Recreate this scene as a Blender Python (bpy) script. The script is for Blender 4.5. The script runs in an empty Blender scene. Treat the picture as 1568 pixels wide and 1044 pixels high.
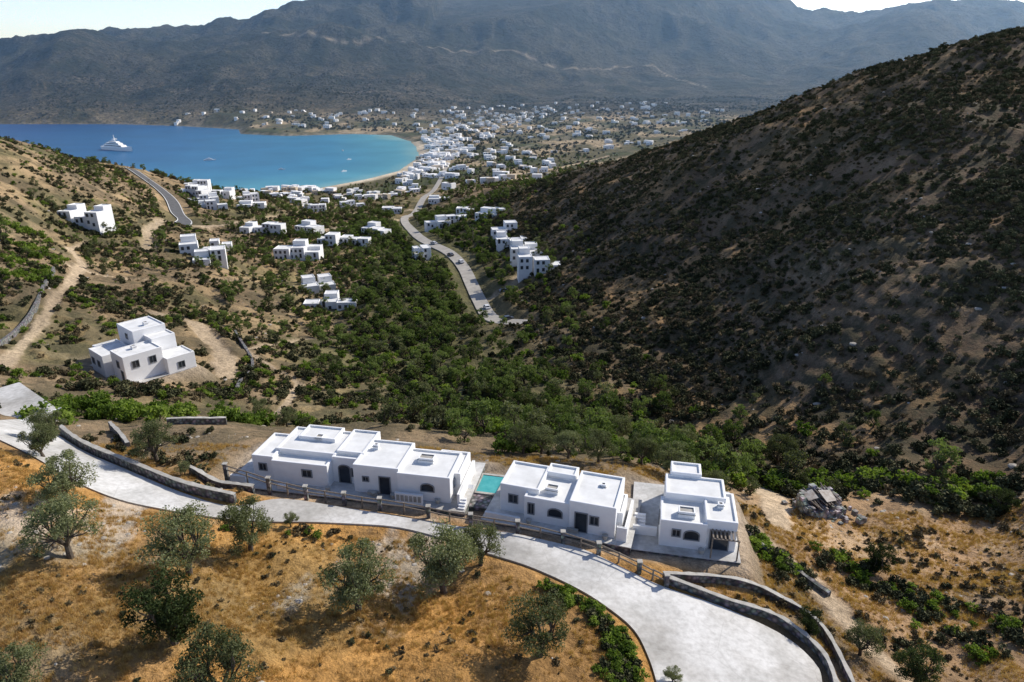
import bpy, math, random, numpy as np
from mathutils import Vector
random.seed(7); rng=np.random.default_rng(7)
scene=bpy.context.scene; COL=scene.collection
HC=130.0
def nums(s): return np.array([[float(v) for v in t.split(',')] for t in s.split()])
CT=nums("""166,240,136 137.1,250,130.1 123.1,265,122.3 109.7,290,114.1 92.9,320,104.1 72.2,360,91.3 44.5,410,75.8 7.1,470,57.9 -44.6,560,36.2 111.6,150,104.9 88,110,89.3 74.6,88,82.3 55.8,62,84.3 139.7,195,116.8 103.5,215,103.9 84.7,170,93.4 72.3,140,85.7 63.3,118,79.8 55.8,100,75.7 75,250,88.1
63.7,205,75.7 53.2,165,69 43.5,130,67.2 36.3,105,69.1 42.2,92,74.4 33.6,300,65.4 26.1,225,58.8 19.9,165,59.8 17.2,140,62.4 14.4,115,67.6 -8.4,245,47.3 -10.4,310,47.9 -29.6,200,51.7 -12.1,135,61.6 2,118,67.4 2.8,165,58 -60.1,150,64.5 -43.4,105,74.3 -33.6,110,71.7 -92.3,210,56.9 -70.4,250,45.6 -70.9,115,75.8
-91.9,120,77.6 -63.2,80,87.6 -119.1,150,77.8 -129.2,190,73.8 -145.4,190,83.5 -178.2,270,71.9 -201,290,84 -231,320,96.3 -126.9,240,61.5 -204,400,55.4 -131.8,290,56.1 -120.2,370,43.1 -93,430,37.4 -101.6,580,27.4 -106.4,1100,6.7 -112.1,720,9.4 -191,660,13.2 -34.5,340,46.7 -66.8,520,28.1 -261,480,68 -255,560,45 -253,400,82.5
-60.3,270,47.4 -1446,2500,172 -1806,2600,163 -1629,2550,187 -1342,2600,178 -1178,2700,186 -974,2900,261 -709,3100,343 -421,3400,430 213,3800,581 838,4000,575 1375,4200,501 1893,4300,382 2030,3800,382 3382,5000,525 -486,1750,11.5
-749,1900,34.3 -791,2300,92.3 -1159,2200,56.8 -1556,2200,56.8 -294,1750,11.5 -365,2200,56.8 -454,2800,200 211,2000,29.2 643,3400,270 1218,3300,158 739,2600,65.5 755,2000,29.2 38.7,2700,85.8 442,3000,156 118.6,1100,6.7 -5,1350,8.8 -31.7,1000,8.8
-43.6,50,98.5 -33.9,36,98.3 -29.1,29,97.7 -14.8,30,96.6 -18.9,41,93.9 -31.5,47,95.4 -3.4,31.5,95 -4.3,42.5,92.5 7.1,33.5,92.7 0.9,50,92.4 11.3,43.5,91.7 17.2,37.5,91.1 23.8,36,90 33.9,37,88.8 42.9,50,85.9 33.9,56,84.8 48.7,70,82.2 30.8,65,83.9 -14.5,55,92.4 4.4,50.5,92.1 15.8,49,91.1 -27,64,92.1 -34.4,65,92.3 -12.9,64,92.1 -2.3,61,91.5 10.8,58,91.9""")
EX=[(a,15,98) for a in(-.9,-.3,.3,.9)]+[(-.7,700,0),(-.5,900,0),(-.7,1800,0),(-.35,1300,0),(-.35,900,0),(.466,500,60),(.466,1000,30),(.466,2000,45),(.7,500,80),(.7,1000,50),(.7,2000,70),(.2,600,30),(.2,900,15),(.7,3200,150),
  (-.7,4500,60),(-.3,5500,150),(0,6500,250),(.3,7000,200),(.7,8000,300),
  (.95,240,150),(.95,195,128),(.95,140,108),(.95,100,95),(.95,70,89),(.95,35,90),(-.95,40,98.5),(-.95,80,92),(-.95,150,84),(-.95,350,98)]
A=np.concatenate([np.stack([CT[:,0]/CT[:,1],CT[:,1],(CT[:,2]-HC)/CT[:,1]],-1),np.array([(a,Y,(z-HC)/Y) for a,Y,z in EX])])
def tc(a,Y): return np.stack([a,np.log(Y)*.5],-1)
PC=tc(A[:,0],A[:,1]); n=len(PC)
kern=lambda d2:.5*d2*np.log(d2+1e-12)
M=np.zeros((n+3,n+3)); M[:n,:n]=kern(((PC[:,None]-PC[None])**2).sum(-1))+np.eye(n)*1e-4
M[:n,n]=1; M[:n,n+1:]=PC; M[n,:n]=1; M[n+1:,:n]=PC.T
W=np.linalg.solve(M,np.concatenate([A[:,2],[0,0,0]]))
def slopefield(a,Y):
    a=np.clip(a,-.95,.95); Q=tc(a,Y).reshape(-1,2); out=np.empty(len(Q))
    for i in range(0,len(Q),20000):
        q=Q[i:i+20000]; d=((q[:,None]-PC[None])**2).sum(-1)
        out[i:i+20000]=kern(d)@W[:n]+W[n]+q@W[n+1:]
    return out
def sstep(a,b,x):
    t=np.clip((x-a)/(b-a),0,1); return t*t*(3-2*t)
def hsh(x,y,s):
    h=(x*374761393+y*668265263+s*69069)&0xffffffff; h=((h^(h>>13))*1274126177)&0xffffffff; h^=h>>16
    return (h&0xffffff)/float(0xffffff)
def vn(x,y,s=0):
    xi=np.floor(x).astype(np.int64); yi=np.floor(y).astype(np.int64); fx=x-xi; fy=y-yi
    fx=fx*fx*(3-2*fx); fy=fy*fy*(3-2*fy)
    return (hsh(xi,yi,s)*(1-fx)+hsh(xi+1,yi,s)*fx)*(1-fy)+(hsh(xi,yi+1,s)*(1-fx)+hsh(xi+1,yi+1,s)*fx)*fy
def fbm(x,y,o=4,s=0):
    r=0;a=.5;t=0
    for i in range(o):
        r=r+a*vn(x*2**i+i*17.3,y*2**i-i*9.1,s+i); t+=a; a*=.5
    return r/t
def ridged(x,y,o=4,s=0):
    r=0;a=.5;t=0
    for i in range(o):
        r=r+a*(1-np.abs(2*vn(x*2**i+i*7.7,y*2**i+i*3.1,s+i)-1)); t+=a; a*=.5
    return r/t
bay=np.array([(-1376,1920),(-1060,1920),(-852,1847),(-667,1738),(-611,1606),(-492,1555),(-360,1606),(-266,1572),(-205,1430),(-178,1317),(-153,1160),(-160,983),(-190,902),(-236,822),(-289,794),(-340,760),(-385,690),(-430,600),(-460,500),(-520,400),(-700,280),(-1500,200),(-9000,100),(-9000,2400),(-2200,2100)],float)
def polysd(X,Y,poly):
    d=np.full(X.shape,1e18); ins=np.zeros(X.shape,bool)
    for i in range(len(poly)):
        x0,y0=poly[i]; x1,y1=poly[(i+1)%len(poly)]; dx,dy=x1-x0,y1-y0
        t=np.clip(((X-x0)*dx+(Y-y0)*dy)/(dx*dx+dy*dy+1e-9),0,1)
        d=np.minimum(d,(X-x0-t*dx)**2+(Y-y0-t*dy)**2)
        ins^=((y0>Y)!=(y1>Y))&(X<dx*(Y-y0)/(dy+1e-12)+x0)
    return np.where(ins,-1,1)*np.sqrt(d)
def pld(X,Y,p):
    d=np.full(X.shape,1e18)
    for i in range(len(p)-1):
        x0,y0=p[i][:2]; x1,y1=p[i+1][:2]; dx,dy=x1-x0,y1-y0
        t=np.clip(((X-x0)*dx+(Y-y0)*dy)/(dx*dx+dy*dy+1e-9),0,1)
        d=np.minimum(d,(X-x0-t*dx)**2+(Y-y0-t*dy)**2)
    return np.sqrt(d)
def cat(p,k=8):
    p=np.array(p,float); q=np.vstack([2*p[0]-p[1],p,2*p[-1]-p[-2]]); o=[]
    for i in range(1,len(q)-2):
        for t in np.arange(k)/k:
            o.append(.5*((2*q[i])+(q[i+1]-q[i-1])*t+(2*q[i-1]-5*q[i]+4*q[i+1]-q[i+2])*t*t+(3*q[i]-q[i-1]-3*q[i+1]+q[i+2])*t**3))
    o.append(p[-1]); return np.array(o)
rf=nums("-44.8,62.2 -37.2,57.3 -30.4,53.5 -25.4,52.0 -21.6,53.9 -16.0,53.2 -9.7,51.6 -3.7,50.4 0.9,49.2 5.4,47.8 8.9,45.5 12.8,43.4 17.1,41.9 20.7,40.0 22.0,37.3 21.4,34.7 21,31")
rn=nums("-43,54.5 -39.4,52.3 -35.2,50.8 -30.5,50.2 -26.0,49.9 -21.5,50.1 -16.5,50.5 -10.6,50.2 -5.3,48.6 -1.3,46.4 1.9,44.7 4.9,42.7 7.2,40.7 8.9,38.6 9.5,35.9 9.6,33.0 9.5,29")
rf=np.vstack([[-62,77],[-53,69.5],rf]); rn=np.vstack([[-56,62],[-49,58],rn])
RF,RN=cat(rf,6),cat(rn,6); roadpoly=np.vstack([RF,RN[::-1]])[::2]
vroad=cat(nums("-97,1248 -96,1098 -85.2,757 -75.5,549 -80,505 -53.3,382 -30.3,329 -22.2,304 -17.2,279 -12.5,254 -6.7,227 4,214"),5)
aroad=cat(nums("-262,480 -247,464 -226,445 -212,428 -196,400 -185,384 -178,366"),5)
tracks=[(nums("-93.6,114.4 -105,137.3 -115.4,163 -142.1,220 -158,239 -166,262"),1.2),(nums("-62,136 -69.7,153 -92.1,187 -103.9,187"),2.2),
 (nums("24,56 26.7,49 27.6,44.7 27.7,40.6 28.7,37 31,30"),1.2),(nums("14,99 25,96.4 30.8,88 32.9,78.3 31,68.3 28,60"),1.3),(nums("-147.9,273 -165,306 -181,352 -178,366 -168,400 -155,471"),2.5),
 (nums("-80,504 -105.4,448 -127.3,406 -155,400"),2.8),(nums("-12,254 -2,262 6,285 2,310"),2.5),(nums("-85,757 -40,800 40,900 150,1100"),4),(nums("-76,549 -120,520 -160,500 -185,480"),2.5),
 (nums("-43,110 -48,140 -70,165 -62,200"),.8),(nums("-150,200 -120,230 -100,260"),.9)]
mroad=nums("-955,2838 -894,2799 -637,2743 -363,2864 -165,2917 41.6,2937 247,2890 591,3081 734,2768")
F1=(-25.75,58.2,-10.7); F2=(-1.33,52.8,-17.3); F3=(12.85,49.2,-11.5); FL=(-75.5,121.7,50)
Z1,Z2,Z3,ZL=92.3,92.0,91.4,73.0
pads=[(F1,-2.2,22.0,-1.4,7.2,Z1),(F2,-1.2,12.4,-1.1,6.2,Z2),(F3,-2.4,6.8,-1.0,9.6,Z3),(FL,-1,13,-1.5,16,ZL),((-6.2,54.8,-12),0,6.2,0,6,91.6)]
def localuv(X,Y,fr):
    c,s=math.cos(math.radians(fr[2])),math.sin(math.radians(fr[2])); dx,dy=X-fr[0],Y-fr[1]
    return dx*c+dy*s,-dx*s+dy*c
def base(X,Y): return HC+Y*slopefield(X/Y,Y)
def terrain(X,Y):
    X=np.asarray(X,float).ravel(); Y=np.asarray(Y,float).ravel()
    z0=base(X,Y); z=z0.copy(); m={}
    sd=polysd(X,Y,bay); m['sd']=sd
    xv=np.interp(Y,[60,96,140,200,280,450,800,1200],[40,25,6,-10,-2,-45,0,80])
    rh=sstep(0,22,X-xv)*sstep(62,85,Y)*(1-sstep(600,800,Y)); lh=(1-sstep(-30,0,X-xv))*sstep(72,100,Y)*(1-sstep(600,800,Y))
    mt=sstep(1750,2300,Y)
    m.update(rh=rh,lh=lh,mt=mt)
    flat=np.zeros_like(z)
    near=Y<90
    rsd=np.full(X.shape,99.); rsd[near]=polysd(X[near],Y[near],roadpoly); m['rsd']=rsd
    flat=np.maximum(flat,1-sstep(.1,1.6,rsd))
    dv=pld(X,Y,vroad); da=pld(X,Y,aroad); wv=3+Y*.002
    flat=np.maximum(flat,1-sstep(wv,wv+5,dv)); flat=np.maximum(flat,1-sstep(5,10,da))
    tr=np.zeros_like(z)
    for p,w in tracks:
        d=pld(X,Y,p)+ (vn(X*.7,Y*.7,5)-.5)*w*.7+(vn(X*.1,Y*.1,6)-.5)*w; tr=np.maximum(tr,1-sstep(w*.7,w*1.35,d))
    m['tr']=tr
    hi=np.clip(z0-15,0,320)
    z+=mt*(ridged(X/620+3,Y/620,6,3)-.62)*hi*.70
    z+=mt*(ridged(X/170,Y/170,5,9)-.6)*np.clip(hi,0,110)*.40
    nf=(1-flat)*(1-.8*tr)
    mid=sstep(80,150,Y)*(1-mt)*np.clip(z0/35,.1,1)
    z+=nf*mid*(fbm(X/42,Y/42,4,21)-.5)*7
    z+=nf*rh*sstep(80,130,Y)*(ridged(X/30+Y/90,Y/55,3,23)-.6)*4.0
    st=np.where(Y>900,11.,2.3); ff=(z+ (fbm(X/20,Y/20,4,33)-.5)*st*4.5)/st; fr=ff-np.floor(ff)
    saw=(sstep(.62,.98,fr)-fr)
    tm=nf*(rh*.36+lh*.5+mt*.6*sstep(2500,2300,Y)+ .6*sstep(500,900,Y)*(1-mt)*np.clip(z0/25,0,1))*sstep(.42,.6,fbm(X/34,Y/34,4,41))
    tm=tm*np.where((Y>250)&(Y<900),np.clip(1-(Y-250)/500,.3,1),1)
    z+=tm*saw*st; m['ts']=tm*sstep(.6,.75,fr); m['tf']=tm*(1-sstep(.1,.35,fr))
    z+=nf*(fbm(X/5,Y/5,4,51)-.5)*np.clip(.9+Y*.006,0,3)*(1-mt)
    z+=nf*(Y<60)*(fbm(X/14,Y/14,3,61)-.5)*.9
    kf=.22+.75*(1-sstep(640,740,Y))+.25*(Y>1500)*(X<-350)
    lim=.35+np.clip(sd,0,1e9)*kf
    z=np.where(sd<0,np.maximum(-8,sd*.12)-.3,np.minimum(np.maximum(z,1.2),lim))
    pm=np.zeros_like(z)
    for fr_,u0,u1,v0,v1,zz in pads:
        s=(Y<90) if fr_[1]<90 else ((Y>90)&(Y<180))
        u,v=localuv(X,Y,fr_); dd=np.hypot(np.maximum(np.maximum(u0-u,u-u1),0),np.maximum(np.maximum(v0-v,v-v1),0))
        w=(1-sstep(.2,2.6 if fr_[1]<90 else 5,dd))*s; z=z*(1-w)+(zz-.25)*w; pm=np.maximum(pm,w)
    m['pm']=pm
    rw=1-sstep(0,.9,rsd); z=z*(1-rw)+(z0-.14)*rw
    for d,w in((dv,wv),(da,np.full(X.shape,4.5))):
        k=1-sstep(w,w+3,d); z=z*(1-k)+(z0-.15-Y*.0006)*k
    m['flat']=flat; m['z0']=z0
    return z,m
def gz(x,y): return float(terrain([x],[y])[0][0])
# ------------------------------------------------------------------ materials
def mat(name):
    m=bpy.data.materials.new(name); m.use_nodes=True; nt=m.node_tree; return m,nt,nt.nodes['Principled BSDF']
def N(nt,t,**k):
    nd=nt.nodes.new(t)
    for a,b in k.items(): setattr(nd,a,b)
    return nd
def noise(nt,scale,detail=5,rough=.55,src=None):
    nd=N(nt,'ShaderNodeTexNoise'); nd.inputs['Scale'].default_value=scale; nd.inputs['Detail'].default_value=detail; nd.inputs['Roughness'].default_value=rough
    if src is not None: nt.links.new(src,nd.inputs['Vector'])
    return nd.outputs['Fac']
def ramp(nt,fac,stops):
    r=N(nt,'ShaderNodeValToRGB'); nt.links.new(fac,r.inputs[0]); e=r.color_ramp.elements
    while len(e)<len(stops): e.new(.5)
    for i,(p,c) in enumerate(stops):
        e[i].position=p; e[i].color=(*c,1) if isinstance(c,tuple) else (c,c,c,1)
    return r.outputs[0]
def mixc(nt,f,a,b,bt='MIX'):
    x=N(nt,'ShaderNodeMix',data_type='RGBA',blend_type=bt)
    for s,i in((f,0),(a,6),(b,7)):
        if isinstance(s,(int,float)): x.inputs[i].default_value=s
        elif isinstance(s,tuple): x.inputs[i].default_value=(*s,1)
        else: nt.links.new(s,x.inputs[i])
    return x.outputs[2]
def math_(nt,op,a,b=None):
    x=N(nt,'ShaderNodeMath',operation=op)
    for i,s in enumerate((a,b)):
        if s is None: continue
        if isinstance(s,(int,float)): x.inputs[i].default_value=s
        else: nt.links.new(s,x.inputs[i])
    return x.outputs[0]
def bump(nt,bs,h,st,dist):
    b=N(nt,'ShaderNodeBump'); b.inputs['Strength'].default_value=st; b.inputs['Distance'].default_value=dist
    nt.links.new(h,b.inputs['Height']); nt.links.new(b.outputs[0],bs.inputs['Normal'])
def simple(name,c1,c2,scale,rough=.85,bst=.3,bd=.03,detail=6,world=False,spec=.3):
    m,nt,bs=mat(name)
    src=N(nt,'ShaderNodeNewGeometry').outputs['Position'] if world else N(nt,'ShaderNodeTexCoord').outputs['Object']
    f=noise(nt,scale,detail,.6,src); nt.links.new(ramp(nt,f,[(.3,c1),(.7,c2)]),bs.inputs['Base Color'])
    bs.inputs['Roughness'].default_value=rough; bs.inputs['Specular IOR Level'].default_value=spec
    if bst: bump(nt,bs,f,bst,bd)
    return m
M_wall=simple('white_plaster',(.78,.78,.78),(.87,.87,.86),.9,.8,.1,.02)
M_roof=simple('whitewashed_roof',(.64,.64,.62),(.83,.83,.81),.6,.8,.1,.02)
M_frame=simple('painted_wood',(.18,.19,.2),(.25,.26,.27),3,.6,0)
M_glass=simple('window_glass',(.015,.02,.03),(.04,.05,.06),1,.15,0,spec=.5)
def mk_conc():
    m,nt,bs=mat('pale_concrete'); p=N(nt,'ShaderNodeNewGeometry').outputs['Position']
    a=noise(nt,.25,6,.6,p); b=noise(nt,2.2,7,.65,p); c=noise(nt,.12,5,.6,p)
    col=ramp(nt,a,[(.3,(.48,.475,.45)),(.5,(.62,.61,.585)),(.72,(.72,.71,.685))])
    col=mixc(nt,.6,col,ramp(nt,b,[(.3,(.55,.54,.52)),(.6,(1.,1.,1.))]),'MULTIPLY')
    col=mixc(nt,.8,col,ramp(nt,c,[(.40,(.64,.62,.59)),(.54,(1.,1.,1.))]),'MULTIPLY')
    v=N(nt,'ShaderNodeTexVoronoi',feature='DISTANCE_TO_EDGE'); v.inputs['Scale'].default_value=.16; nt.links.new(p,v.inputs['Vector'])
    col=mixc(nt,.3,col,ramp(nt,v.outputs[0],[(.0,(.55,.54,.52)),(.008,(1.,1.,1.))]),'MULTIPLY')
    nt.links.new(col,bs.inputs['Base Color']); bs.inputs['Roughness'].default_value=.85; bump(nt,bs,b,.3,.03); return m
M_conc=mk_conc()
M_asph=simple('asphalt',(.07,.07,.072),(.12,.12,.12),.6,.8,.1,.01,world=True)
M_lane=simple('sunbleached_lane',(.30,.28,.25),(.46,.43,.38),.3,.9,.1,.01,world=True)
M_paint=simple('road_paint',(.6,.6,.58),(.75,.75,.72),.5,.7,0)
M_wood=simple('weathered_wood',(.16,.13,.10),(.30,.25,.2),6,.85,.4,.02)
def mk_stone(name='dry_stone',dark=(.07,.065,.06),light=(.29,.265,.23),sc=2.6):
    m,nt,bs=mat(name); p=N(nt,'ShaderNodeTexCoord').outputs['Object']
    v=N(nt,'ShaderNodeTexVoronoi'); v.inputs['Scale'].default_value=sc; nt.links.new(p,v.inputs['Vector'])
    col=mixc(nt,.6,ramp(nt,v.outputs['Distance'],[(.1,light),(.62,dark)]),v.outputs['Color'],'SOFT_LIGHT')
    h=N(nt,'ShaderNodeHueSaturation'); h.inputs['Saturation'].default_value=.35; nt.links.new(col,h.inputs['Color'])
    nt.links.new(h.outputs[0],bs.inputs['Base Color']); bs.inputs['Roughness'].default_value=.9; bump(nt,bs,v.outputs['Distance'],.8,.06); return m
M_stone=mk_stone()
M_cap=simple('lime_mortar_cap',(.30,.285,.25),(.50,.48,.44),1.4,.9,.2,.02,world=True)
M_bark=simple('bark',(.05,.04,.03),(.13,.105,.08),8,.95,.6,.03)
M_rock=simple('pale_limestone',(.24,.215,.18),(.48,.44,.38),1.2,.9,.6,.1,world=True)
def leafmat(name,c1,c2,c3,sc=1.2,tr=.3):
    m,nt,bs=mat(name); tcn=N(nt,'ShaderNodeTexCoord').outputs['Object']; f=noise(nt,sc,3,.6,tcn)
    oi=N(nt,'ShaderNodeObjectInfo').outputs['Random']
    g=math_(nt,'ADD',f,math_(nt,'MULTIPLY',math_(nt,'SUBTRACT',oi,.5),.45))
    c=ramp(nt,g,[(.3,c1),(.5,c2),(.7,c3)]); nt.links.new(c,bs.inputs['Base Color']); bs.inputs['Roughness'].default_value=.75; bs.inputs['Specular IOR Level'].default_value=.1
    if tr>0:
        t=N(nt,'ShaderNodeBsdfTranslucent'); nt.links.new(mixc(nt,1.,c,(1.,1.1,.5),'MULTIPLY'),t.inputs[0])
        mx=N(nt,'ShaderNodeMixShader'); mx.inputs[0].default_value=tr
        nt.links.new(bs.outputs[0],mx.inputs[1]); nt.links.new(t.outputs[0],mx.inputs[2]); nt.links.new(mx.outputs[0],nt.nodes['Material Output'].inputs['Surface'])
    return m
L_olive=leafmat('olive_leaves',(.085,.095,.042),(.135,.15,.07),(.22,.235,.12))
L_carob=leafmat('carob_leaves',(.032,.046,.015),(.06,.08,.028),(.10,.125,.048))
L_vtree=leafmat('valley_leaves',(.07,.10,.028),(.125,.17,.048),(.20,.25,.085),tr=.35)
L_shrub=leafmat('dry_shrub_leaves',(.075,.062,.034),(.13,.105,.056),(.25,.19,.10),2,0)
L_dark=leafmat('juniper_leaves',(.038,.043,.02),(.068,.072,.034),(.12,.118,.056),2,0)
L_green=leafmat('fresh_green_leaves',(.075,.12,.02),(.15,.22,.035),(.25,.32,.065),2,.4)
L_grass=leafmat('dry_grass_blades',(.36,.205,.07),(.52,.32,.115),(.64,.45,.2),1,.3)
# ------------------------------------------------------------------ mesh helpers
def obj(name,verts,faces,mats,mi=None,loc=(0,0,0),rotz=0,smooth=False,parent=None):
    me=bpy.data.meshes.new(name); me.from_pydata([tuple(v) for v in verts],[],[tuple(f) for f in faces])
    for m in mats: me.materials.append(m)
    if mi is not None: me.polygons.foreach_set('material_index',mi)
    if smooth: me.polygons.foreach_set('use_smooth',[True]*len(me.polygons))
    me.update(); o=bpy.data.objects.new(name,me); COL.objects.link(o); o.location=loc; o.rotation_euler[2]=rotz
    if parent: o.parent=parent
    return o
class MB:
    def __init__(s): s.v=[];s.f=[];s.m=[]
    def add(s,v,f,m=0):
        k=len(s.v); s.v+= [tuple(map(float,x)) for x in v]; s.f+=[tuple(k+i for i in q) for q in f]; s.m+=[m]*len(f)
    def box(s,x0,x1,y0,y1,z0,z1,m=0):
        s.add([(x0,y0,z0),(x1,y0,z0),(x1,y1,z0),(x0,y1,z0),(x0,y0,z1),(x1,y0,z1),(x1,y1,z1),(x0,y1,z1)],[(0,3,2,1),(4,5,6,7),(0,1,5,4),(1,2,6,5),(2,3,7,6),(3,0,4,7)],m)
    def tube(s,p0,p1,r0,r1,n=7,m=0):
        p0,p1=Vector(p0),Vector(p1); d=(p1-p0).normalized(); a=d.orthogonal().normalized(); b=d.cross(a); v=[]
        for p,r in((p0,r0),(p1,r1)):
            for i in range(n):
                t=2*math.pi*i/n; v.append(p+a*math.cos(t)*r+b*math.sin(t)*r)
        s.add(v,[(i,(i+1)%n,n+(i+1)%n,n+i) for i in range(n)]+[tuple(range(n,2*n)),tuple(range(n-1,-1,-1))],m)
    def block(s,u0,u1,v0,v1,z0,z1,t=.22,dp=.2,wm=0,rm=1):
        o=[(u0,v0),(u1,v0),(u1,v1),(u0,v1)]; i_=[(u0+t,v0+t),(u1-t,v0+t),(u1-t,v1-t),(u0+t,v1-t)]
        v=[(x,y,z0) for x,y in o]+[(x,y,z1) for x,y in o]+[(x,y,z1) for x,y in i_]+[(x,y,z1-dp) for x,y in i_]
        s.add(v,[(j,(j+1)%4,4+(j+1)%4,4+j) for j in range(4)]+[(4+j,4+(j+1)%4,8+(j+1)%4,8+j) for j in range(4)],wm)
        s.add(v,[(8+j,8+(j+1)%4,12+(j+1)%4,12+j) for j in range(4)]+[(12,13,14,15)],rm)
    def opening(s,c,z0,w,h,plane,side='f',arch=False,fm=2,gm=3,fw=.1):
        def outline(w,h,z0):
            p=[(-w/2,z0),(w/2,z0)]
            if arch:
                r=w/2
                for k in range(9): a=math.pi*k/8; p.append((r*math.cos(a),z0+h-r*.7+r*.7*math.sin(a)))
            else: p+=[(w/2,z0+h),(-w/2,z0+h)]
            return p
        O=outline(w+2*fw,h+2*fw,z0-fw); I=outline(w,h,z0); k=len(O)
        def P(a,z,d): return (c+a,plane-d,z) if side=='f' else (plane-d,c-a,z) if side=='l' else (plane+d,c+a,z)
        v=[P(a,z,0) for a,z in O]+[P(a,z,.09) for a,z in O]+[P(a,z,.09) for a,z in I]+[P(a,z,.012) for a,z in I]
        s.add(v,[(j,(j+1)%k,k+(j+1)%k,k+j) for j in range(k)]+[(k+j,k+(j+1)%k,2*k+(j+1)%k,2*k+j) for j in range(k)]+[(2*k+j,2*k+(j+1)%k,3*k+(j+1)%k,3*k+j) for j in range(k)],fm)
        s.add(v,[tuple(range(3*k,4*k))],gm)
        if not arch and w<1.6 and h<1.7:
            cc=[P(-.03,z0,.03),P(.03,z0,.03),P(.03,z0+h,.03),P(-.03,z0+h,.03)]; s.add(cc,[(0,1,2,3)],fm)
    def out(s,name,mats,**k): return obj(name,s.v,s.f,mats,s.m,**k)
# ------------------------------------------------------------------ ground
NA,NY=640,980
aa=np.linspace(-1.08,1.08,NA); yy=np.exp(np.linspace(math.log(15),math.log(7500),NY))
Ag,Yg=np.meshgrid(aa,yy); X=(Ag*Yg).ravel(); Y=Yg.ravel()
Z,m=terrain(X,Y)
G=Z.reshape(NY,NA)
gx=np.gradient(G,axis=1)/np.gradient(Ag*Yg,axis=1); gy=np.gradient(G,axis=0)/np.gradient(Yg,axis=0); slope=np.hypot(gx,gy).ravel()
def L3(a,b,t): return a*(1-t[:,None])+np.array(b)[None]*t[:,None]
n1=fbm(X/18,Y/18,4,71); n2=fbm(X/6,Y/6,4,72); n3=fbm(X/60,Y/60,4,73)
c=np.tile(np.array([.28,.20,.12]),(len(X),1))
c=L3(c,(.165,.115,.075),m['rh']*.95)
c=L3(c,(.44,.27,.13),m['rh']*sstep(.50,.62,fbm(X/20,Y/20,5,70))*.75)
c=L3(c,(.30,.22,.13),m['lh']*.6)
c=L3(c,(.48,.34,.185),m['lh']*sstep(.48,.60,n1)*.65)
c=L3(c,(.15,.15,.06),m['lh']*sstep(.48,.64,fbm(X/35,Y/35,5,75))*.6)
fg=(1-sstep(52,62,Y))*(1-sstep(14,24,X))
c=L3(c,(.53,.285,.09),fg); c=L3(c,(.31,.19,.085),fg*sstep(.46,.6,n2)*.6); c=L3(c,(.54,.47,.38),fg*sstep(.60,.70,fbm(X/4,Y/7,5,76))*.75)
c=L3(c,(.17,.14,.06),fg*sstep(.55,.7,n1)*.5); c=L3(c,(.27,.22,.15),fg*sstep(.57,.67,fbm(X/9+9,Y/9,5,86))*.55)
rg=sstep(22,30,X)*(1-sstep(70,90,Y)); c=L3(c,(.38,.24,.13),rg*.85); c=L3(c,(.46,.33,.2),rg*sstep(.5,.6,n2)*.6)
xv=np.interp(Y,[60,96,140,200,280,450],[20,16,-4,-24,-25,-70]); vf=np.exp(-((X-xv)/(18+Y*.06))**2)*sstep(66,80,Y)*(1-sstep(420,560,Y)); c=L3(c,(.10,.115,.045),vf*.75)
vil=sstep(560,800,Y)*(1-m['mt']); fld=vn(X/45+.3*vn(X/20,Y/20,4),Y/70,77)
c=L3(c,(.13,.13,.07),vil*.8); c=L3(c,(.50,.39,.25),vil*sstep(.62,.68,fld)*.85); c=L3(c,(.06,.08,.035),vil*sstep(.36,.26,fld)*.8)
rr=ridged(X/140,Y/140,5,79); c=L3(c,(.045,.058,.036),m['mt']); c=L3(c,(.24,.20,.13),m['mt']*sstep(.5,.62,fbm(X/150,Y/100,5,78))*.6*(1-sstep(100,230,Z)))
c=L3(c,(.18,.165,.125),m['mt']*sstep(.61,.71,rr)*.55); c=L3(c,(.028,.038,.024),m['mt']*sstep(.5,.38,rr)*.6)
c=L3(c,(.34,.25,.165),np.clip(m['ts'],0,1)*.55); c=L3(c,(.50,.33,.16),np.clip(m['tf'],0,1)*(m['rh']*.7+m['lh'])*.7)
steep=sstep(.8,1.4,slope)*(Y<900); c=L3(c,(.34,.28,.21),steep*.35)
c=L3(c,(.24,.20,.16),sstep(.8,1.6,slope)*(m['sd']<60)*.6)
sand=(1-sstep(10,26,m['sd']))*(X>-320)*(Y<1400)*(Y>700); c=L3(c,(.60,.51,.38),sand*1.)
rim=(1-sstep(4,9,m['sd']))*(Y>1400)*.6; c=L3(c,(.40,.35,.28),rim)
c=L3(c,(.46,.36,.245),m['tr']*.85); c=L3(c,(.42,.35,.27),m['pm']*.7)
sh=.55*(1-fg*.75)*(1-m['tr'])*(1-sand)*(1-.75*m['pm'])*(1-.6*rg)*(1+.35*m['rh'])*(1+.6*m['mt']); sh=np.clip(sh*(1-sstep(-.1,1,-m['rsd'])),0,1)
dmr=pld(X,Y,mroad)+(vn(X/40,Y/40,15)-.5)*8; k=(1-sstep(3,10,dmr)); c=L3(c,(.46,.39,.29),k*.8); sh=sh*(1-k)
for pts,w in(("-1400,2330 -1000,2250 -640,2180 -300,2300 100,2380 500,2300",5),("-300,1800 -150,2000 60,2150 300,2600 420,2750",5),("0,1200 150,1500 400,2000 600,2300",5)):
    d=pld(X,Y,nums(pts))+(vn(X/60,Y/60,8)-.5)*60; k=(1-sstep(w,w+8,np.abs(d))); c=L3(c,(.38,.32,.24),k*.55)
V=np.stack([X,Y,Z],-1)
i=np.arange((NY-1)*(NA-1)); r=i//(NA-1); cc=i%(NA-1); b0=r*NA+cc
Fc=np.stack([b0,b0+1,b0+NA+1,b0+NA],-1)
me=bpy.data.meshes.new('ground'); me.vertices.add(len(V)); me.vertices.foreach_set('co',V.ravel())
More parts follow.
